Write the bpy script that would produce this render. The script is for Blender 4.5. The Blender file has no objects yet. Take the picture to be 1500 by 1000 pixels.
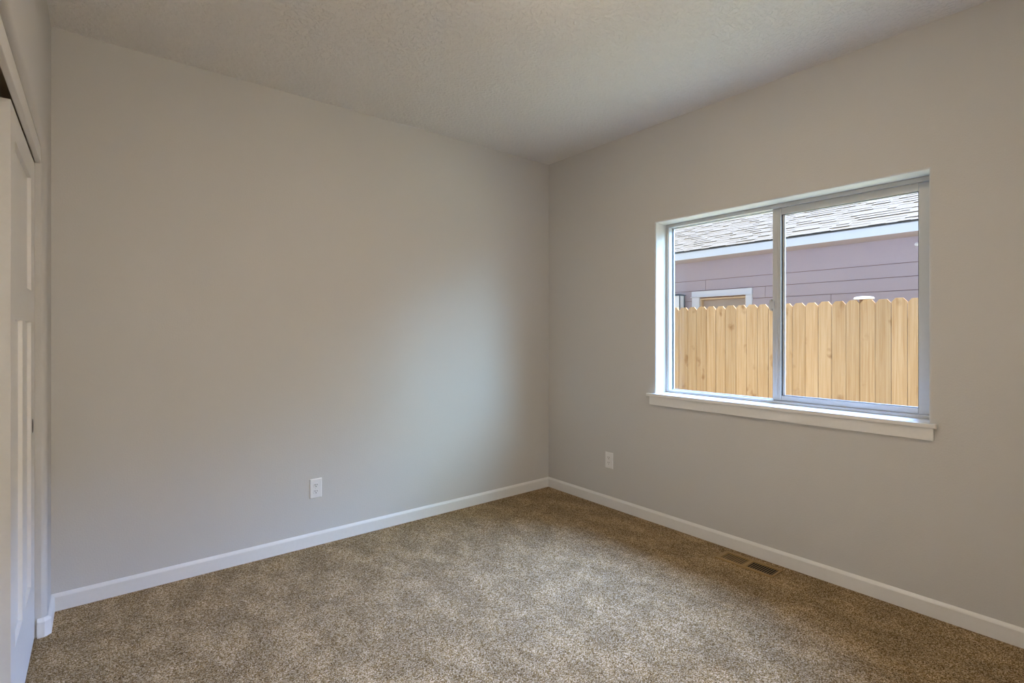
import bpy, bmesh, math, random
from mathutils import Vector, Matrix

S = bpy.context.scene
C = S.collection
random.seed(7)

# ---------------------------------------------------------------- camera
F_PX, YAW = 756.55, math.radians(38.76)
cam_d = bpy.data.cameras.new('camera')
cam = bpy.data.objects.new('camera', cam_d)
C.objects.link(cam)
cam.location = (0.1695, -3.2423, 1.3066)
cam.rotation_euler = (math.pi / 2, 0, -YAW)
cam_d.sensor_width = 36.0
cam_d.lens = 36.0 * F_PX / 1500.0
cam_d.shift_y = -(500.0 - 487.36) / 1500.0
cam_d.clip_start = 0.02
S.camera = cam

# ---------------------------------------------------------------- light and exposure
S.view_settings.view_transform = 'Standard'
S.view_settings.look = 'None'
S.view_settings.gamma = 1.0
S.view_settings.exposure = 0.0

world = bpy.data.worlds.new('sky')
S.world = world
world.use_nodes = True
wn = world.node_tree.nodes
wl = world.node_tree.links
wn.clear()
w_out = wn.new('ShaderNodeOutputWorld')
w_bg = wn.new('ShaderNodeBackground')
w_ramp = wn.new('ShaderNodeValToRGB')
w_sep = wn.new('ShaderNodeSeparateXYZ')
w_tc = wn.new('ShaderNodeTexCoord')
wl.new(w_tc.outputs['Generated'], w_sep.inputs[0])
wl.new(w_sep.outputs['Z'], w_ramp.inputs[0])
wl.new(w_ramp.outputs[0], w_bg.inputs['Color'])
wl.new(w_bg.outputs[0], w_out.inputs[0])
w_ramp.color_ramp.elements[0].position = 0.0
w_ramp.color_ramp.elements[0].color = (0.86, 0.93, 1.0, 1)
w_ramp.color_ramp.elements[1].position = 0.9
w_ramp.color_ramp.elements[1].color = (0.52, 0.72, 1.0, 1)
w_bg.inputs['Strength'].default_value = 1.0


def sun(name, toward, strength, color, angle):
    d = bpy.data.lights.new(name, 'SUN')
    d.energy = strength
    d.color = color
    d.angle = math.radians(angle)
    o = bpy.data.objects.new(name, d)
    C.objects.link(o)
    o.rotation_euler = Vector(toward).to_track_quat('Z', 'Y').to_euler()
    o.location = Vector(toward) * 12
    return o


# high sun over the side yard, and the broad bright haze around it
sun('sun', (0.10, -0.36, 0.93), 14.0, (1.0, 0.94, 0.80), 2.0)


def haze(name, el, az, strength, color, angle):
    el, az = math.radians(el), math.radians(az)
    sun(name, (math.cos(el) * math.cos(az), math.cos(el) * math.sin(az), math.sin(el)), strength, color, angle)


haze('bright_haze', 42, -14, 31.0, (0.33, 0.52, 1.0), 46)
haze('bright_haze_south', 20, -60, 7.6, (0.44, 0.74, 1.0), 38)
LAMP = 78.0
HALL = 2050.0
LAMP_COL = (1.0, 0.81, 0.61, 1)

# ---------------------------------------------------------------- dimensions (metres)
W = 3.1717          # room width: window wall inner face
Y1 = -3.75          # wall behind the camera
H = 2.74            # ceiling height
WT = 0.165          # outer wall thickness
BT, BH = 0.014, 0.080
OY0, OY1, OZ0, OZ1 = -2.586, -1.0826, 0.866, 2.066   # window opening
JY, CY1, HZ = -0.24, -1.78, 2.105                    # closet opening
GZ = -0.17          # ground outside
DX0, DX1, DZ, YH = 0.08, 0.94, 2.04, -5.2   # doorway behind the camera, hall end


# ---------------------------------------------------------------- materials
def nodes_of(name):
    m = bpy.data.materials.new(name)
    m.use_nodes = True
    nt = m.node_tree
    return m, nt.nodes, nt.links, nt.nodes['Principled BSDF']


def plain(name, col, rough=0.5, metal=0.0, bump=0.0, scale=60.0, spec=0.5):
    m, n, l, b = nodes_of(name)
    b.inputs['Roughness'].default_value = rough
    b.inputs['Metallic'].default_value = metal
    b.inputs['Specular IOR Level'].default_value = spec
    tc = n.new('ShaderNodeTexCoord')
    nz = n.new('ShaderNodeTexNoise')
    nz.inputs['Scale'].default_value = scale
    nz.inputs['Detail'].default_value = 3
    l.new(tc.outputs['Object'], nz.inputs['Vector'])
    mx = n.new('ShaderNodeMix')
    mx.data_type = 'RGBA'
    mx.inputs[6].default_value = (col[0] * .97, col[1] * .97, col[2] * .97, 1)
    mx.inputs[7].default_value = (min(1, col[0] * 1.03), min(1, col[1] * 1.03), min(1, col[2] * 1.03), 1)
    l.new(nz.outputs['Fac'], mx.inputs[0])
    l.new(mx.outputs[2], b.inputs['Base Color'])
    if bump:
        bp = n.new('ShaderNodeBump')
        bp.inputs['Strength'].default_value = bump
        bp.inputs['Distance'].default_value = 0.002
        l.new(nz.outputs['Fac'], bp.inputs['Height'])
        l.new(bp.outputs[0], b.inputs['Normal'])
    return m


def textured_wall(name, col, scale, strength, dist, rough=0.6, thresh=None):
    """painted drywall: orange-peel (fine) or knock-down (blotchy) relief"""
    m, n, l, b = nodes_of(name)
    b.inputs['Base Color'].default_value = (*col, 1)
    b.inputs['Roughness'].default_value = rough
    b.inputs['Specular IOR Level'].default_value = 0.3
    tc = n.new('ShaderNodeTexCoord')
    nz = n.new('ShaderNodeTexNoise')
    nz.inputs['Scale'].default_value = scale
    nz.inputs['Detail'].default_value = 4
    nz.inputs['Roughness'].default_value = 0.55
    l.new(tc.outputs['Object'], nz.inputs['Vector'])
    src = nz.outputs['Fac']
    if thresh:
        r = n.new('ShaderNodeValToRGB')
        r.color_ramp.elements[0].position = thresh - 0.06
        r.color_ramp.elements[1].position = thresh + 0.06
        l.new(src, r.inputs[0])
        src = r.outputs[0]
    bp = n.new('ShaderNodeBump')
    bp.inputs['Strength'].default_value = strength
    bp.inputs['Distance'].default_value = dist
    l.new(src, bp.inputs['Height'])
    l.new(bp.outputs[0], b.inputs['Normal'])
    return m


def carpet_mat():
    m, n, l, b = nodes_of('carpet')
    b.inputs['Roughness'].default_value = 0.95
    b.inputs['Specular IOR Level'].default_value = 0.1
    tc = n.new('ShaderNodeTexCoord')
    # every tuft of yarn has its own tone
    v = n.new('ShaderNodeTexVoronoi')
    v.inputs['Scale'].default_value = 290
    l.new(tc.outputs['Object'], v.inputs['Vector'])
    sx = n.new('ShaderNodeSeparateColor')
    l.new(v.outputs['Color'], sx.inputs[0])
    f = n.new('ShaderNodeTexNoise')
    f.inputs['Scale'].default_value = 150
    f.inputs['Detail'].default_value = 3
    l.new(tc.outputs['Object'], f.inputs['Vector'])
    av = n.new('ShaderNodeMath')
    av.operation = 'MULTIPLY_ADD'
    av.inputs[1].default_value = 0.62
    l.new(sx.outputs[0], av.inputs[0])
    sc = n.new('ShaderNodeMath')
    sc.operation = 'MULTIPLY'
    sc.inputs[1].default_value = 0.38
    l.new(f.outputs['Fac'], sc.inputs[0])
    l.new(sc.outputs[0], av.inputs[2])
    fr = n.new('ShaderNodeValToRGB')
    e = fr.color_ramp.elements
    e[0].position, e[0].color = 0.16, (0.072, 0.038, 0.009, 1)
    e[1].position, e[1].color = 0.86, (0.69, 0.55, 0.395, 1)
    k = fr.color_ramp.elements.new(0.5)
    k.color = (0.305, 0.200, 0.084, 1)
    l.new(av.outputs[0], fr.inputs[0])
    # brushed patches and vacuum tracks: the lay of the nap
    g = n.new('ShaderNodeTexNoise')
    g.inputs['Scale'].default_value = 5.5
    g.inputs['Detail'].default_value = 7
    g.inputs['Roughness'].default_value = 0.66
    g.inputs['Distortion'].default_value = 0.25
    mpg = n.new('ShaderNodeMapping')
    mpg.inputs['Scale'].default_value = (1.2, 0.8, 1)
    l.new(tc.outputs['Object'], mpg.inputs['Vector'])
    l.new(mpg.outputs[0], g.inputs['Vector'])
    gr = n.new('ShaderNodeMapRange')
    gr.inputs[1].default_value, gr.inputs[2].default_value = 0.43, 0.60
    gr.inputs[3].default_value, gr.inputs[4].default_value = 0.90, 1.24
    l.new(g.outputs['Fac'], gr.inputs[0])
    mul = n.new('ShaderNodeVectorMath')
    mul.operation = 'SCALE'
    l.new(fr.outputs[0], mul.inputs[0])
    l.new(gr.outputs[0], mul.inputs[3])
    l.new(mul.outputs[0], b.inputs['Base Color'])
    bp = n.new('ShaderNodeBump')
    bp.inputs['Strength'].default_value = 0.7
    bp.inputs['Distance'].default_value = 0.004
    ad = n.new('ShaderNodeMath')
    ad.operation = 'SUBTRACT'
    l.new(sx.outputs[1], ad.inputs[0])
    l.new(v.outputs['Distance'], ad.inputs[1])
    l.new(ad.outputs[0], bp.inputs['Height'])
    l.new(bp.outputs[0], b.inputs['Normal'])
    return m


def wood_mat():
    """raw cedar picket: pale grain along z, knots, a tone per board"""
    m, n, l, b = nodes_of('raw_cedar')
    b.inputs['Roughness'].default_value = 0.75
    b.inputs['Specular IOR Level'].default_value = 0.2
    tc = n.new('ShaderNodeTexCoord')
    oi = n.new('ShaderNodeObjectInfo')
    off = n.new('ShaderNodeVectorMath')
    off.operation = 'SCALE'
    off.inputs[0].default_value = (13.0, 7.0, 29.0)
    l.new(oi.outputs['Random'], off.inputs[3])
    add = n.new('ShaderNodeVectorMath')
    l.new(tc.outputs['Object'], add.inputs[0])
    l.new(off.outputs[0], add.inputs[1])
    mp = n.new('ShaderNodeMapping')
    mp.inputs['Scale'].default_value = (1, 26, 0.8)
    l.new(add.outputs[0], mp.inputs['Vector'])
    gr = n.new('ShaderNodeTexNoise')
    gr.inputs['Scale'].default_value = 2.0
    gr.inputs['Detail'].default_value = 5
    gr.inputs['Distortion'].default_value = 0.6
    l.new(mp.outputs[0], gr.inputs['Vector'])
    r = n.new('ShaderNodeValToRGB')
    r.color_ramp.elements[0].position = 0.25
    r.color_ramp.elements[0].color = (0.385, 0.200, 0.084, 1)
    r.color_ramp.elements[1].position = 0.66
    r.color_ramp.elements[1].color = (0.510, 0.310, 0.165, 1)
    l.new(gr.outputs['Fac'], r.inputs[0])
    # knots
    mk = n.new('ShaderNodeMapping')
    mk.inputs['Scale'].default_value = (1, 1.0, 0.62)
    l.new(add.outputs[0], mk.inputs['Vector'])
    vo = n.new('ShaderNodeTexVoronoi')
    vo.inputs['Scale'].default_value = 5.6
    wn_ = n.new('ShaderNodeTexNoise')
    wn_.inputs['Scale'].default_value = 9
    l.new(add.outputs[0], wn_.inputs['Vector'])
    wm = n.new('ShaderNodeVectorMath')
    wm.operation = 'MULTIPLY_ADD'
    wm.inputs[1].default_value = (0.10, 0.10, 0.16)
    l.new(wn_.outputs['Color'], wm.inputs[0])
    l.new(mk.outputs[0], wm.inputs[2])
    l.new(wm.outputs[0], vo.inputs['Vector'])
    kr = n.new('ShaderNodeValToRGB')
    kr.color_ramp.elements[0].position = 0.02
    kr.color_ramp.elements[0].color = (0.9, 0.9, 0.9, 1)
    kr.color_ramp.elements[1].position = 0.25
    kr.color_ramp.elements[1].color = (0, 0, 0, 1)
    l.new(vo.outputs['Distance'], kr.inputs[0])
    mx = n.new('ShaderNodeMix')
    mx.data_type = 'RGBA'
    l.new(kr.outputs[0], mx.inputs[0])
    l.new(r.outputs[0], mx.inputs[6])
    mx.inputs[7].default_value = (0.23, 0.095, 0.03, 1)
    hs = n.new('ShaderNodeHueSaturation')
    vr = n.new('ShaderNodeMapRange')
    vr.inputs[3].default_value, vr.inputs[4].default_value = 0.84, 1.08
    l.new(oi.outputs['Random'], vr.inputs[0])
    l.new(vr.outputs[0], hs.inputs['Value'])
    l.new(mx.outputs[2], hs.inputs['Color'])
    l.new(hs.outputs[0], b.inputs['Base Color'])
    return m


def glass_mat():
    m, n, l, b = nodes_of('window_glass')
    n.remove(b)
    out = n['Material Output']
    tr = n.new('ShaderNodeBsdfTransparent')
    tr.inputs[0].default_value = (0.97, 0.985, 0.98, 1)
    gl = n.new('ShaderNodeBsdfGlossy')
    gl.inputs['Roughness'].default_value = 0.02
    lw = n.new('ShaderNodeLayerWeight')
    lw.inputs['Blend'].default_value = 0.5
    pw = n.new('ShaderNodeMath')
    pw.operation = 'POWER'
    pw.inputs[1].default_value = 5.0
    l.new(lw.outputs['Facing'], pw.inputs[0])
    ma = n.new('ShaderNodeMath')
    ma.operation = 'MULTIPLY_ADD'
    ma.inputs[1].default_value = 0.8
    ma.inputs[2].default_value = 0.02
    l.new(pw.outputs[0], ma.inputs[0])
    mx = n.new('ShaderNodeMixShader')
    l.new(ma.outputs[0], mx.inputs[0])
    l.new(tr.outputs[0], mx.inputs[1])
    l.new(gl.outputs[0], mx.inputs[2])
    l.new(mx.outputs[0], out.inputs[0])
    return m


def emit_mat(name, col, strength):
    m, n, l, b = nodes_of(name)
    b.inputs['Base Color'].default_value = (0.9, 0.88, 0.84, 1)
    b.inputs['Emission Color'].default_value = col
    b.inputs['Emission Strength'].default_value = strength
    return m


M = {
    'wall': textured_wall('wall_paint', (0.60, 0.589, 0.570), 150, 0.4, 0.0022),
    'ceiling': textured_wall('ceiling_paint', (0.80, 0.785, 0.765), 46, 0.8, 0.004, thresh=0.52),
    'carpet': carpet_mat(),
    'trim': plain('white_trim_paint', (0.80, 0.795, 0.775), 0.35),
    'vinyl': plain('white_vinyl', (0.57, 0.585, 0.585), 0.3),
    'gasket': plain('dark_gasket', (0.05, 0.055, 0.06), 0.6),
    'glass': glass_mat(),
    'plate': plain('white_plastic', (0.82, 0.82, 0.82), 0.3),
    'slot': plain('slot_black', (0.03, 0.03, 0.03), 0.7),
    'pull': plain('black_pull', (0.012, 0.012, 0.012), 0.4),
    'brown': plain('brown_metal', (0.32, 0.20, 0.068), 0.45, bump=.05),
    'duct': plain('duct_shade', (0.012, 0.010, 0.008), 0.8),
    'steel': plain('tan_track', (0.42, 0.36, 0.27), 0.5),
    'wood': wood_mat(),
    'siding': plain('lavender_grey_siding', (0.485, 0.405, 0.425), 0.8, bump=.2, scale=25),
    'white_ext': plain('white_exterior_paint', (0.74, 0.75, 0.79), 0.55),
    'drip': plain('grey_drip_edge', (0.16, 0.16, 0.18), 0.5),
    'shingle': plain('pale_shingle', (0.138, 0.112, 0.080), 0.9, bump=.5, scale=120),
    'shingle_edge': plain('shingle_cut_edge_shade', (0.035, 0.033, 0.03), 0.9),
    'taupe': plain('taupe_door_paint', (0.44, 0.36, 0.30), 0.6),
    'lantern_metal': plain('dark_lantern_metal', (0.05, 0.08, 0.11), 0.4),
    'frosted': plain('frosted_glass', (0.9, 0.9, 0.9), 0.4),
    'cap': plain('white_cap', (0.92, 0.90, 0.86), 0.35),
    'ground': plain('pale_gravel_ground', (0.46, 0.455, 0.31), 0.95, bump=.8, scale=40),
    'hall_dome': emit_mat('lit_hall_dome', (1.0, 0.97, 0.92, 1), HALL),
    'dome': emit_mat('lit_glass_dome', LAMP_COL, LAMP),
}


# ---------------------------------------------------------------- mesh helpers
class MB:
    def __init__(self):
        self.b = bmesh.new()

    def face(self, pts, mi=0, smooth=False):
        f = self.b.faces.new([self.b.verts.new(p) for p in pts])
        f.material_index = mi
        f.smooth = smooth
        return f

    def box(self, lo, hi, mi=0):
        x0, y0, z0 = [min(a, c) for a, c in zip(lo, hi)]
        x1, y1, z1 = [max(a, c) for a, c in zip(lo, hi)]
        v = [self.b.verts.new(p) for p in
             ((x0, y0, z0), (x1, y0, z0), (x1, y1, z0), (x0, y1, z0),
              (x0, y0, z1), (x1, y0, z1), (x1, y1, z1), (x0, y1, z1))]
        for q in ((3, 2, 1, 0), (4, 5, 6, 7), (0, 1, 5, 4), (1, 2, 6, 5), (2, 3, 7, 6), (3, 0, 4, 7)):
            f = self.b.faces.new([v[i] for i in q])
            f.material_index = mi
        return v

    def prism(self, poly, vec, mi=0, smooth=False):
        vec = Vector(vec)
        a = [self.b.verts.new(p) for p in poly]
        c = [self.b.verts.new(Vector(p) + vec) for p in poly]
        n = len(poly)
        fs = [self.b.faces.new(a[::-1]), self.b.faces.new(c)]
        for i in range(n):
            f = self.b.faces.new((a[i], a[(i + 1) % n], c[(i + 1) % n], c[i]))
            f.smooth = smooth
            fs.append(f)
        for f in fs:
            f.material_index = mi
        return a + c

    def rings(self, rings, closed=True, smooth=False, cap0=False, cap1=False, mi=0):
        vs = [[self.b.verts.new(p) for p in r] for r in rings]
        n = len(vs[0])
        for a, c in zip(vs, vs[1:]):
            for i in range(n if closed else n - 1):
                f = self.b.faces.new((a[i], a[(i + 1) % n], c[(i + 1) % n], c[i]))
                f.smooth = smooth
                f.material_index = mi
        if cap0:
            self.b.faces.new(vs[0][::-1]).material_index = mi
        if cap1:
            self.b.faces.new(vs[-1]).material_index = mi
        return vs

    def lathe(self, prof, center, axis='z', seg=32, mi=0, smooth=True):
        rs = []
        for r, h in prof:
            ring = []
            for i in range(seg):
                a = 2 * math.pi * i / seg
                u, v = max(r, 1e-4) * math.cos(a), max(r, 1e-4) * math.sin(a)
                p = {'z': (u, v, h), 'x': (h, u, v), 'y': (u, h, v)}[axis]
                ring.append(Vector(p) + Vector(center))
            rs.append(ring)
        self.rings(rs, smooth=smooth, cap0=True, cap1=True, mi=mi)

    def build(self, name, mats, parent=None, bevel=0.0, loc=None, seg=2):
        bmesh.ops.recalc_face_normals(self.b, faces=self.b.faces[:])
        me = bpy.data.meshes.new(name)
        if loc is not None:
            bmesh.ops.translate(self.b, verts=self.b.verts[:], vec=-Vector(loc))
        self.b.to_mesh(me)
        self.b.free()
        for m in (mats if isinstance(mats, (list, tuple)) else [mats]):
            me.materials.append(m)
        o = bpy.data.objects.new(name, me)
        C.objects.link(o)
        if loc is not None:
            o.location = loc
        if parent is not None:
            o.parent = parent
        if bevel:
            bv = o.modifiers.new('bevel', 'BEVEL')
            bv.width = bevel
            bv.segments = seg
            bv.limit_method = 'ANGLE'
            bv.angle_limit = math.radians(40)
        return o


def tag(o, label, cat, group=None, kind=None):
    o['label'] = label
    o['category'] = cat
    if group:
        o['group'] = group
    if kind:
        o['kind'] = kind
    return o


def struct(o, label=None, cat=None):
    o['kind'] = 'structure'
    if label:
        o['label'] = label
    if cat:
        o['category'] = cat
    return o


def empty(name, loc=(0, 0, 0)):
    o = bpy.data.objects.new(name, None)
    C.objects.link(o)
    o.location = loc
    o.empty_display_size = 0.1
    return o


def part(mb, name, mats, root, bevel=0.0, seg=2):
    """mesh built in world coordinates, parented to a thing standing at root.location"""
    o = mb.build(name, mats, None, bevel, seg=seg)
    bmv = -Vector(world_loc(root))
    o.data.transform(Matrix.Translation(bmv))
    o.parent = root
    return o


def world_loc(o):
    v = Vector((0, 0, 0))
    while o is not None:
        v += o.location
        o = o.parent
    return v


def holed_wall(name, fmap, u0, u1, v0, v1, hole, r, thick, mat, open_bottom=False, depth=None):
    """wall slab with a rectangular opening whose front corner is a bullnose of radius r.
    fmap(u, v, d): u along the wall, v up, d depth behind the room-side face"""
    a0, a1, b0, b1 = hole
    mb = MB()

    def rect(x, d, outer=False):
        if outer:
            return [fmap(u0, v0, d), fmap(u1, v0, d), fmap(u1, v1, d), fmap(u0, v1, d)]
        eb = 0 if open_bottom else x
        return [fmap(a0 - x, b0 - eb, d), fmap(a1 + x, b0 - eb, d), fmap(a1 + x, b1 + x, d), fmap(a0 - x, b1 + x, d)]
    mb.rings([rect(0, 0, True), rect(r, 0)])
    n = 7
    arc = [rect(r - r * math.sin(t * math.pi / 2 / n), r - r * math.cos(t * math.pi / 2 / n)) for t in range(n + 1)]
    mb.rings(arc, smooth=True)
    mb.rings([rect(0, r), rect(0, thick)])
    mb.rings([rect(0, thick), rect(0, thick, True)])
    mb.rings([rect(0, thick, True), rect(0, 0, True)])
    bmesh.ops.remove_doubles(mb.b, verts=mb.b.verts[:], dist=1e-5)
    return struct(mb.build(name, mat))


def sweep_board(path, prof, closed=False):
    """profile (out, z) swept along a floor polyline; 'out' is to the right-hand side of travel"""
    mb = MB()
    P = [Vector(p) for p in path]
    rings = []
    for i, p in enumerate(P):
        d0 = (P[i] - P[i - 1]).normalized() if i > 0 else None
        d1 = (P[i + 1] - P[i]).normalized() if i < len(P) - 1 else None
        d0 = d0 or d1
        d1 = d1 or d0
        n0, n1 = Vector((d0.y, -d0.x)), Vector((d1.y, -d1.x))
        m = (n0 + n1).normalized()
        k = 1.0 / max(0.3, m.dot(n0))
        rings.append([(p.x + m.x * k * o, p.y + m.y * k * o, z) for o, z in prof])
    mb.rings(rings, cap0=True, cap1=True)
    return mb


# ---------------------------------------------------------------- room shell
mb = MB(); mb.box((-0.80, YH, -0.06), (W + 0.02, 0.12, 0.0))
struct(mb.build('floor', M['carpet']), 'flecked beige brown cut pile carpet covering the whole room', 'carpet')
mb = MB(); mb.box((-0.92, YH - 0.12, H), (W + WT, 0.12, H + 0.08))
struct(mb.build('ceiling', M['ceiling']))
mb = MB(); mb.box((-0.80, 0, -0.06), (W + WT, 0.12, H))
struct(mb.build('wall_back', M['wall']))
mb = MB()   # wall behind the camera, with the open doorway to the hall
mb.box((-0.92, Y1 - 0.12, -0.06), (DX0, Y1, H))
mb.box((DX1, Y1 - 0.12, -0.06), (W + WT, Y1, H))
mb.box((DX0, Y1 - 0.12, DZ), (DX1, Y1, H))
struct(mb.build('wall_front', M['wall']))
mb = MB()
mb.box((-0.92, YH - 0.12, -0.06), (W + WT, YH, H))
struct(mb.build('wall_hall_end', M['wall']))
mb = MB(); mb.box((-0.92, YH, -0.06), (-0.80, Y1 - 0.12, H))
struct(mb.build('wall_hall_left', M['wall']))
mb = MB(); mb.box((1.70, YH, -0.06), (1.82, Y1 - 0.12, H))
struct(mb.build('wall_hall_right', M['wall']))
holed_wall('wall_right', lambda u, v, d: (W + d, u, v), Y1, 0, -0.30, H,
           (OY0, OY1, OZ0, OZ1), 0.011, WT, M['wall'])
holed_wall('wall_left', lambda u, v, d: (-d, u, v), Y1, 0, -0.06, H,
           (CY1, JY, -0.05, HZ), 0.019, 0.115, M['wall'], open_bottom=True)
# closet behind the sliding doors
mb = MB()
mb.box((-0.92, Y1, -0.06), (-0.80, 0.12, H))
struct(mb.build('wall_closet', M['wall']))

prof = [(0.0, 0.0), (BT, 0.0), (BT, 0.0655), (0.0105, 0.0715), (0.003, BH), (0.0, BH)]
struct(sweep_board([(0, 0), (W, 0)], prof).build('baseboard_back', M['trim']))
struct(sweep_board([(W, 0), (W, Y1)], prof).build('baseboard_right', M['trim']))
struct(sweep_board([(-0.0315, JY), (-0.013, JY), (0, JY + 0.013), (0, 0)], prof).build('baseboard_left', M['trim']))
struct(sweep_board([(0, Y1), (0, CY1 - 0.013), (-0.013, CY1), (-0.0315, CY1)], prof).build('baseboard_closet_side', M['trim']))
struct(sweep_board([(W, Y1), (DX1 + .06, Y1)], prof).build('baseboard_front', M['trim']))
mb = MB()
mb.box((DX0 - .06, Y1, 0), (DX0, Y1 + .016, DZ))
mb.box((DX1, Y1, 0), (DX1 + .06, Y1 + .016, DZ))
mb.box((DX0 - .06, Y1, DZ), (DX1 + .06, Y1 + .016, DZ + .06))
struct(mb.build('trim_2', M['trim'], bevel=.002))

# closet head: white board hiding the track
mb = MB(); mb.box((-0.020, CY1, 2.035), (-0.0385, JY, HZ))
t1 = struct(mb.build('trim_1', M['trim'], bevel=0.0025))
mb = MB()
mb.box((-0.0395, CY1 + .004, 2.092), (-0.113, JY - .004, HZ - .0005))
mb.box((-0.0395, CY1 + .004, 2.06), (-0.0415, JY - .004, 2.0925))
mb.box((-0.0785, CY1 + .004, 2.06), (-0.0815, JY - .004, 2.0925))
mb.build('track', M['steel'], t1)['label'] = 'tan sliding door track'


# ---------------------------------------------------------------- sliding closet doors
def closet_door(name, xf, ya, yb, pull_y, pull_from):
    """three panel slab; ya > yb are the ends; front face at xf, 35 mm thick"""
    z0, z1, t, rc = 0.008, 2.030, 0.035, 0.012
    mb = MB()
    L, R = yb + 0.113, ya - 0.145
    m0, m1 = -0.69 + (ya - JY), -0.60 + (ya - JY)
    panels = [(L, R, 1.478, 1.934), (L, m0, 0.277, 1.350), (m1, R, 0.277, 1.350)]
    xb = xf - rc
    # back slab, then stiles and rails in front of it
    mb.box((xf - t, yb, z0), (xb, ya, z1))
    for lo, hi in (((yb, z0), (L, z1)), ((R, z0), (ya, z1)), ((L, z0), (R, 0.277)), ((L, 1.350), (R, 1.478)),
                   ((L, 1.934), (R, z1)), ((m0, 0.277), (m1, 1.350))):
        mb.box((xb, lo[0], lo[1]), (xf, hi[0], hi[1]))
    o = struct(mb.build(name, M['trim']))
    # recessed finger pull
    pm = MB()
    ring = []
    for i in range(24):
        a = 2 * math.pi * i / 24
        ring.append((pull_y + 0.020 * math.cos(a), 0.922 + 0.030 * math.sin(a)))
    pm.rings([[(xf + 0.0006, y, z) for y, z in ring],
              [(xf + 0.0016, pull_y + (y - pull_y) * .86, .922 + (z - .922) * .9) for y, z in ring],
              [(xf + 0.0004, pull_y + (y - pull_y) * .70, .922 + (z - .922) * .8) for y, z in ring]], cap1=True, cap0=True)
    p = pm.build('finger_pull', M['pull'], o)
    p['label'] = 'black oval finger pull'
    return o


struct(closet_door('door_1', -0.040, JY - 0.004, -1.022, -0.335, 'right'),
       'white three panel sliding closet door at the far end of the opening', 'door')
struct(closet_door('door_2', -0.0795, JY - 0.03, -1.048, -0.36, 'left'),
       'white sliding closet door on the rear track, stacked behind the front door', 'door')

# ---------------------------------------------------------------- window
win = struct(empty('window_1', (W, (OY0 + OY1) / 2, 0.889)),
             'white vinyl sliding window with two panes in the right wall', 'window')
FX = W + 0.125
ZB = 0.889


def rect_frame(mb, x0, x1, ya, yb, za, zb, wl, wr, wb, wt, mi=0):
    """rectangular frame ya<yb, za<zb; wl is the member at ya, wr at yb"""
    mb.box((x0, ya, za), (x1, ya + wl, zb), mi)
    mb.box((x0, yb - wr, za), (x1, yb, zb), mi)
    mb.box((x0, ya + wl, za), (x1, yb - wr, za + wb), mi)
    mb.box((x0, ya + wl, zb - wt), (x1, yb - wr, zb), mi)


mb = MB()
rect_frame(mb, FX, W + 0.195, OY0 + .001, OY1 - .001, ZB + .0005, OZ1 - .001, 0.022, 0.022, 0.016, 0.022)
part(mb, 'window_frame', M['vinyl'], win, bevel=0.002)
# fixed pane towards the room corner
mb = MB()
rect_frame(mb, W + 0.168, W + 0.190, -1.862, OY1 - 0.0235, ZB + 0.017, OZ1 - 0.0235, 0.04, 0.004, 0.004, 0.005)
fx = part(mb, 'fixed_sash', M['vinyl'], win, bevel=0.0015)
mb = MB(); mb.box((W + 0.178, -1.824, ZB + .019), (W + 0.182, OY1 - 0.026, OZ1 - .027))
part(mb, 'pane', M['glass'], fx)
mb = MB(); mb.box((W + 0.1665, OY1 - 0.0278, ZB + .022), (W + 0.178, OY1 - 0.0256, OZ1 - .029))
part(mb, 'gasket', M['gasket'], fx)
# sliding sash in front
mb = MB()
SA, SB, SZ0, SZ1 = OY0 + 0.024, -1.812, ZB + 0.0185, OZ1 - 0.0235
rect_frame(mb, W + 0.140, W + 0.1665, SA, SB, SZ0, SZ1, 0.047, 0.050, 0.029, 0.040)
sash = part(mb, 'sliding_sash', M['vinyl'], win, bevel=0.003)
mb = MB()   # shallow groove lip on the meeting stile
mb.box((W + 0.1375, SB - 0.030, SZ0 + .03), (W + 0.1402, SB - 0.022, SZ1 - .04))
mb.box((W + 0.1375, SB - 0.0495, SZ0 + .03), (W + 0.1402, SB - 0.044, SZ1 - .04))
part(mb, 'stile_bead', M['vinyl'], sash, bevel=0.0008)
mb = MB()
ga, gb, gc, gd = SA + 0.047, SB - 0.050, SZ0 + 0.029, SZ1 - 0.040
rect_frame(mb, W + 0.1445, W + 0.153, ga + .0002, gb - .0002, gc + .0002, gd - .0002, 0.002, 0.004, 0.002, 0.002)
part(mb, 'gasket', M['gasket'], sash)
mb = MB()
rect_frame(mb, W + 0.1530, W + 0.164, ga + .0002, gb - .0002, gc + .0002, gd - .0002, 0.003, 0.016, 0.004, 0.003)
part(mb, 'glazing_bead', M['vinyl'], sash, bevel=0.001)
mb = MB(); mb.box((W + 0.156, ga + .0005, gc + .0005), (W + 0.160, gb - .0005, gd - .0005))
part(mb, 'pane', M['glass'], sash)
mb = MB()   # cam lock on the meeting stile
rg = []
for i in range(20):
    a = math.pi * i / 19
    rg.append((W + 0.134, SB + 0.001 + 0.020 * math.sin(a), 1.4725 + 0.036 * math.cos(a)))
mb.prism(rg, (0.022, 0, 0), smooth=True)
mb.box((W + 0.134, SB - 0.012, 1.45), (W + 0.1402, SB + 0.002, 1.495))
part(mb, 'latch', M['vinyl'], sash, bevel=0.0015)['label'] = 'half round latch'
# stool and apron
mb = MB()
z = ZB
mb.box((W - 0.027, -2.619, z - 0.0205), (W - 0.0002, -1.0235, z))
mb.box((W - 0.0002, OY0 + .0005, z - 0.0205), (FX + .01, OY1 - .0005, z))
part(mb, 'window_sill', M['trim'], win, bevel=0.003)
mb = MB(); mb.box((W - 0.0165, -2.605, 0.811), (W - 0.0003, -1.045, z - 0.0208))
part(mb, 'apron', M['trim'], win, bevel=0.0015)


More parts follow.
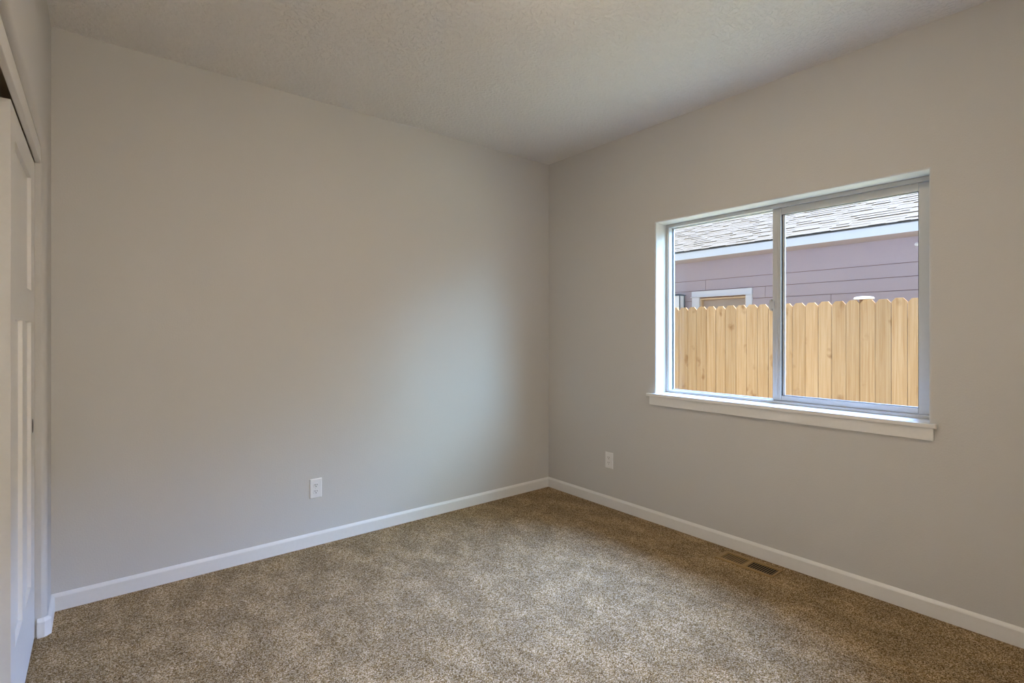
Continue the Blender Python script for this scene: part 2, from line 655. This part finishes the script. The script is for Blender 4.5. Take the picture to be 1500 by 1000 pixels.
# ---------------------------------------------------------------- electrical outlets
def outlet(label, loc, rz):
    """duplex outlet; local x across, z up, front towards -y"""
    t = empty('electrical_outlet', loc)
    t.rotation_euler.z = rz
    w, h, d = 0.0725 / 2, 0.119 / 2, 0.0065
    mb = MB()
    mb.rings([[(-w, 0, -h), (w, 0, -h), (w, 0, h), (-w, 0, h)],
              [(-w, -d * .45, -h), (w, -d * .45, -h), (w, -d * .45, h), (-w, -d * .45, h)],
              [(-w + .004, -d, -h + .004), (w - .004, -d, -h + .004), (w - .004, -d, h - .004), (-w + .004, -d, h - .004)]],
             cap0=True, cap1=True)
    mb.build('plate', M['plate'], t)
    for s in (1, -1):
        cz = 0.0195 * s
        mb = MB()
        ring = []
        for i in range(28):
            a = 2 * math.pi * i / 28
            ring.append((0.0170 * math.cos(a), max(-.0132, min(.0132, 0.0170 * math.sin(a)))))
        mb.rings([[(x, -d + .0004, cz + zz) for x, zz in ring], [(x * .97, -d - .0016, cz + zz * .97) for x, zz in ring]],
                 cap0=True, cap1=True)
        r = mb.build('receptacle', M['plate'], t)
        mb = MB()
        e = -d - .0019
        mb.box((-.0076, e, cz - .001), (-.0052, -d - .001, cz + .0088))
        mb.box((.0052, e, cz - .000), (.0076, -d - .001, cz + .0078))
        mb.prism([(0.0030 * math.cos(a), e, cz - .0072 + (.0030 * math.sin(a) if math.sin(a) < 0 else .0030 * math.sin(a) * .7))
                  for a in [2 * math.pi * i / 14 for i in range(14)]], (0, .0009, 0))
        mb.build('slots', M['slot'], r)['label'] = 'dark plug slots'
    mb = MB()
    mb.lathe([(0.0036, -d + .0002), (0.0034, -d - .0009), (0.0018, -d - .0013)], (0, 0, 0), axis='y', seg=16)
    mb.build('screw', M['plate'], t)
    return tag(t, label, 'outlet')


outlet('white duplex outlet low on the long blank wall left of the corner', (1.2195, -0.0001, 0.3495), 0)
outlet('white duplex outlet low on the window wall, beside the room corner', (W - 0.0001, -0.6725, 0.3495), -math.pi / 2)

# ---------------------------------------------------------------- floor register
rx0, rx1, ry0, ry1 = 2.968, 3.104, -1.966, -1.637
reg = empty('floor_register', ((rx0 + rx1) / 2, (ry0 + ry1) / 2, 0.0))
mb = MB()
ix0, ix1 = 2.991, 3.081
by = [(-1.955 + .002, -1.812), (-1.790, -1.663)]
zt = 0.0075
mb.box((rx0, ry0, 0.0004), (ix0, ry1, zt))
mb.box((ix1, ry0, 0.0004), (rx1, ry1, zt))
mb.box((ix0, ry0, 0.0004), (ix1, by[0][0], zt))
mb.box((ix0, by[0][1], 0.0004), (ix1, by[1][0], zt))
mb.box((ix0, by[1][1], 0.0004), (ix1, ry1, zt))
part(mb, 'register_frame', M['brown'], reg, bevel=0.002)
for (ya, yb), n, tilt in ((by[0], 11, 1), (by[1], 10, -1)):
    mb = MB()
    p = (yb - ya) / n
    for i in range(n):
        y0 = ya + p * (i + 0.5)
        w = p * 0.12 if tilt > 0 else p * 0.125
        zb_ = 0.0052
        k = p * 0.10 * tilt
        mb.prism([(ix0, y0 - w, 0.0072), (ix0, y0 + w, 0.0072), (ix0, y0 + w + k, zb_), (ix0, y0 - w + k, zb_)], (ix1 - ix0, 0, 0))
    part(mb, 'louvers', M['brown'], reg)
mb = MB(); mb.box((ix0 - .001, by[0][0] - .001, 0.0003), (ix1 + .001, by[0][1] + .001, 0.0009))
part(mb, 'slot_shade_sheet', M['duct'], reg)['label'] = 'flat black sheet painting the shade of the duct behind the slots'  # thin black sheet paints the shade seen down through the slots
mb = MB(); mb.box((ix0 - .001, by[1][0] - .001, 0.0003), (ix1 + .001, by[1][1] + .001, 0.0009))
part(mb, 'damper', plain('dark_brown_damper', (0.020, 0.010, 0.003), 0.5), reg)['label'] = 'dark brown damper plate'
tag(reg, 'brown metal floor register in the carpet below the window wall baseboard', 'floor vent')

# ---------------------------------------------------------------- ceiling light (just above the frame)
def flush_light(label, lx, ly, dome):
    lamp = empty('ceiling_light', (lx, ly, H))
    mb = MB()
    mb.lathe([(0.150, H - 0.0002), (0.155, H - 0.006), (0.150, H - 0.024), (0.138, H - 0.026)], (lx, ly, 0), seg=48)
    part(mb, 'base_pan', M['trim'], lamp)
    mb = MB()
    mb.lathe([(0.1365, H - 0.0262), (0.128, H - 0.034), (0.105, H - 0.046), (0.070, H - 0.055), (0.03, H - 0.059), (0.0, H - 0.060)],
             (lx, ly, 0), seg=48)
    part(mb, 'glass_dome', dome, lamp)['label'] = 'glowing frosted glass dome'
    return tag(lamp, label, 'ceiling light')


flush_light('round flush mount ceiling light with a warm glowing dome', 1.52, -1.95, M['dome'])
flush_light('round flush mount ceiling light in the hall behind the doorway', 0.50, -4.36, M['hall_dome'])

# ---------------------------------------------------------------- outside: ground, eave
mb = MB(); mb.box((W + WT + .001, -14, GZ - 0.1), (26, 18, GZ))
struct(mb.build('ground', M['ground']), 'pale bare ground of the side yard', 'ground')
mb = MB(); mb.box((W + WT + .001, -8, H - 0.02), (W + WT + 0.30, 6, H + 0.16))
struct(mb.build('roof_eave', M['white_ext']))

# ---------------------------------------------------------------- wooden fence
CX, CYC = 0.1695, -3.2423
FD = 6.45
fx0 = CX + FD
bounds = [CYC + FD * k for k in (0.2670, 0.2892, 0.3110, 0.3318, 0.3540, 0.3759, 0.3972, 0.4187, 0.4409,
                                 0.4631, 0.4843, 0.5059, 0.5274, 0.5497, 0.5705, 0.5916, 0.6143, 0.6350, 0.6577)]
while bounds[0] > -4.6:
    bounds.insert(0, bounds[0] - random.uniform(.136, .143))
while bounds[-1] < 4.0:
    bounds.append(bounds[-1] + random.uniform(.136, .143))
fence = empty('wooden_fence', (fx0, 0, GZ))
rnd = random.Random(3)
for a, c in zip(bounds, bounds[1:]):
    g = rnd.uniform(.0016, .0030)
    y0, y1 = a + g, c - g
    zt = 1.662 + rnd.uniform(-.006, .008)
    xo = fx0 + rnd.uniform(-.002, .002)
    e = 0.034
    yc = (y0 + y1) / 2
    mb = MB()
    mb.prism([(xo, y0, GZ + .02), (xo, y1, GZ + .02), (xo, y1, zt - e * 1.2), (xo, y1 - e, zt),
              (xo, y0 + e, zt), (xo, y0, zt - e * 1.2)], (0.017, 0, 0))
    o = mb.build('picket', M['wood'], None, loc=(xo, yc, GZ))
    o.parent = fence
    o.location = (xo - fx0, yc, 0)
for zr in (0.10, 0.75, 1.42):
    mb = MB(); mb.box((fx0 + .020, bounds[0], zr - .045), (fx0 + .058, bounds[-1], zr + .045))
    part(mb, 'rail', M['wood'], fence)
cap_y = CYC + 6.5 * 0.3054
for k in (-1, 0, 1, 2):
    py = cap_y + 2.4 * k
    mb = MB(); mb.box((fx0 + .0585, py - .045, GZ), (fx0 + .1475, py + .045, 1.6715))
    part(mb, 'post', M['wood'], fence)
tag(fence, 'raw cedar privacy fence of dog eared pickets outside the window', 'fence')

# white cap on one post
mb = MB()
cxp = fx0 + 0.055
mb.lathe([(0.050, 1.6720), (0.092, 1.6725), (0.097, 1.680), (0.088, 1.694), (0.045, 1.702), (0.0, 1.704)],
         (cxp, cap_y, 0), seg=40)
capo = mb.build('post_cap', M['cap'], None, loc=(cxp, cap_y, 1.6720))
tag(capo, 'round white post cap showing above the fence pickets', 'post cap')

# ---------------------------------------------------------------- neighbouring house
D = 8.10
hx = CX + D
house = empty('house', (hx, 1.0, GZ))
HY0, HY1 = -9.0, 11.0
# lap siding: one mesh, each course a tilted board, with butt joints
mb = MB()
pitch = 0.1768
zb = 2.2100 - pitch * 14
i = 0
r2 = random.Random(11)
dy0, dy1 = 0.849, 1.674    # door opening
while zb < 2.55:
    zt = zb + pitch - 0.0055
    if zb > 2.2:
        zt = 2.56
    z0 = max(zb, GZ + .05)
    if zt > z0 + .02:
        cuts = [HY0]
        y = HY0 + r2.uniform(0.4, 3.4)
        while y < HY1 and zb < 2.2:
            cuts.append(y)
            y += 3.66
        cuts.append(HY1)
        if abs(zb - 2.0332) < .01:
            cuts = [HY0, -5.2, -1.55, 1.56, 5.2, HY1]
        if abs(zb - 1.8564) < .01:
            cuts = [HY0, -3.1, 0.55, 4.2, HY1]
        for a, c in zip(cuts, cuts[1:]):
            segs = [(a + .003, c - .003)]
            if z0 < 1.90:
                segs2 = []
                for s0, s1 in segs:
                    if s1 <= dy0 or s0 >= dy1:
                        segs2.append((s0, s1))
                    else:
                        if s0 < dy0: segs2.append((s0, dy0))
                        if s1 > dy1: segs2.append((dy1, s1))
                segs = segs2
            for s0, s1 in segs:
                mb.prism([(hx - .016, s0, z0), (hx - .008, s0, z0), (hx - .001, s0, zt), (hx - .0055, s0, zt)], (0, s1 - s0, 0))
    if zb > 2.2:
        break
    zb += pitch
mb.box((hx, HY0, GZ), (hx + .12, dy0, 2.56), 1)
mb.box((hx, dy1, GZ), (hx + .12, HY1, 2.56), 1)
mb.box((hx, dy0, 1.905), (hx + .12, dy1, 2.56), 1)
part(mb, 'siding', [M['siding'], plain('brown_lap_shadow', (0.20, 0.095, 0.075), 0.9)], house)  # brown backing between courses paints the shadow line under each lap
mb = MB(); mb.box((CX + 7.65 + .02, HY0, 2.531), (hx + .12, HY1, 2.545))
part(mb, 'soffit', M['siding'], house)
mb = MB(); mb.box((CX + 7.65, HY0 - .3, 2.530), (CX + 7.65 + .02, HY1 + .3, 2.642))
part(mb, 'fascia', M['white_ext'], house)
mb = MB(); mb.box((CX + 7.645, HY0 - .3, 2.6422), (CX + 7.67, HY1 + .3, 2.662))
part(mb, 'drip_edge', M['drip'], house)
# shingled roof, two slopes, laminated tabs in overlapping courses
mb = MB()
th = math.atan(0.5)
ct, st = math.cos(th), math.sin(th)
ex, ez = CX + 7.615, 2.660
r3 = random.Random(5)
RL = 4.4
NC = int(RL / 0.108)


def rp(s, y, up):
    return (ex + s * ct - up * st, y, ez + s * st + up * ct)


mb.prism([rp(0, HY0 - .3, -.012), rp(0, HY0 - .3, 0), rp(RL, HY0 - .3, 0), rp(RL, HY0 - .3, -.012)], (0, HY1 - HY0 + .6, 0))
for k in range(NC):
    s0 = k * 0.108
    y = HY0 - .3 + r3.uniform(0, .3)
    while y < HY1 + .3:
        wdt = r3.uniform(.08, .24)
        t = r3.choice((0.0045, 0.0045, 0.009, 0.011))
        vs = mb.prism([rp(s0, y, 0.0), rp(s0, y, t), rp(s0 + .116, y, t * .35), rp(s0 + .116, y, 0.0)], (0, wdt, 0))
        y += wdt
bmesh.ops.recalc_face_normals(mb.b, faces=mb.b.faces[:])
mb.b.faces.ensure_lookup_table()
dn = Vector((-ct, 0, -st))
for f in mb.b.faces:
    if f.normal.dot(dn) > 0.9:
        f.material_index = 1  # dark cut edge, which also paints the shadow dashes below the tabs
rx = 2 * (ex + RL * ct)
rz = ez + RL * st
mb.prism([(ex + RL * ct, HY0 - .3, rz), (ex + RL * ct, HY0 - .3, rz - .03), (ex + 2 * RL * ct, HY0 - .3, ez - .03), (ex + 2 * RL * ct, HY0 - .3, ez)],
         (0, HY1 - HY0 + .6, 0))
part(mb, 'roof', [M['shingle'], M['shingle_edge']], house)
# far and end walls so the house is a closed volume
mb = MB()
xe = ex + 2 * RL * ct - 0.6
mb.box((xe - .12, HY0, GZ), (xe, HY1, 2.56))
for yy in (HY0, HY1 - .12):
    mb.prism([(hx + .12, yy, GZ), (xe - .12, yy, GZ), (xe - .12, yy, 2.56), (ex + RL * ct, yy, rz - .2), (hx + .12, yy, 2.56)], (0, .12, 0))
part(mb, 'outer_walls', M['siding'], house)
# side door with white casing
mb = MB()
mb.box((hx - .034, dy1 - .004, GZ), (hx + .004, dy1 + .196 - .004 - .06, 1.9155))
mb.box((hx - .034, dy0 - .100, GZ), (hx + .004, dy0 + .004, 1.9155))
mb.box((hx - .036, dy0 - .100, 1.930), (hx + .004, dy1 + .136, 2.021))
mb.box((hx - .052, dy0 - .113, 1.9158), (hx + .004, dy1 + .150, 1.9298))
dc = part(mb, 'door_casing', M['white_ext'], house, bevel=.003)
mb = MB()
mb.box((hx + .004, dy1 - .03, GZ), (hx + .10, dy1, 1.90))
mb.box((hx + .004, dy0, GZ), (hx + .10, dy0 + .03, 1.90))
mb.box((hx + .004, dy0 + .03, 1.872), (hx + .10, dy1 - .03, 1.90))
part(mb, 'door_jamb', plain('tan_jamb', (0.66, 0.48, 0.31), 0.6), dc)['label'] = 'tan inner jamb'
mb = MB()
mb.box((hx + .065, dy0 + .031, GZ + .02), (hx + .10, dy1 - .031, 1.871))
for z0, z1 in ((0.15, 0.85), (1.05, 1.70)):
    for a, c in ((dy0 + .13, (dy0 + dy1) / 2 - .05), ((dy0 + dy1) / 2 + .05, dy1 - .13)):
        mb.box((hx + .059, a, z0), (hx + .0655, c, z1))
part(mb, 'side_door', M['taupe'], house, bevel=.003)
tag(house, 'neighbouring single storey house with lavender grey lap siding and pale shingle roof', 'house')

# lantern on the neighbour's wall
ly0, lz0, lz1, hw = 2.010, 1.60, 1.955, 0.068
lxc = hx - 0.125
lan = empty('wall_lantern', (hx - .0165, ly0, lz0))
mb = MB()
for sx in (-1, 1):
    for sy in (-1, 1):
        mb.box((lxc + sx * hw - .007, ly0 + sy * hw - .007, lz0), (lxc + sx * hw + .007, ly0 + sy * hw + .007, lz1))
mb.box((lxc - hw - .007, ly0 - hw - .007, lz0 - .012), (lxc + hw + .007, ly0 + hw + .007, lz0))
part(mb, 'cage', M['lantern_metal'], lan)
mb = MB()
e = hw + .02
mb.rings([[(lxc - e, ly0 - e, lz1), (lxc + e, ly0 - e, lz1), (lxc + e, ly0 + e, lz1), (lxc - e, ly0 + e, lz1)],
          [(lxc - e, ly0 - e, lz1 + .012), (lxc + e, ly0 - e, lz1 + .012), (lxc + e, ly0 + e, lz1 + .012), (lxc - e, ly0 + e, lz1 + .012)],
          [(lxc - .03, ly0 - .03, lz1 + .035), (lxc + .03, ly0 - .03, lz1 + .035), (lxc + .03, ly0 + .03, lz1 + .035), (lxc - .03, ly0 + .03, lz1 + .035)]],
         cap0=True, cap1=True)
part(mb, 'cap', M['lantern_metal'], lan)
mb = MB()
q = hw - .004
mb.box((lxc - q, ly0 - q, lz0 + .002), (lxc + q, ly0 + q, lz1 - .002))
part(mb, 'frosted_panes', M['frosted'], lan)['label'] = 'white frosted glass panes'
mb = MB()
mb.box((hx - .030, ly0 - .05, lz0 + .05), (hx - .0165, ly0 + .05, lz0 + .25))
mb.box((lxc + hw + .007, ly0 - .012, lz0 + .14), (hx - .030, ly0 + .012, lz0 + .17))
part(mb, 'bracket', M['lantern_metal'], lan)
tag(lan, 'dark framed wall lantern with white panes beside the neighbour side door', 'lantern')

# small white fitting under the eave
fy, fz = CYC + D * (-1.379 - CYC) / 8.0, 1.3066 + (2.411 - 1.3066) * D / 8.0
mb = MB()
mb.lathe([(0.022, hx - .0165), (0.024, hx - .028), (0.018, hx - .040), (0.0, hx - .046)], (0, fy, fz), axis='x', seg=20)
fit = mb.build('wall_fitting', M['cap'], None, loc=(hx - .0165, fy, fz))
tag(fit, 'tiny white round fitting on the siding under the neighbour eave', 'fitting')
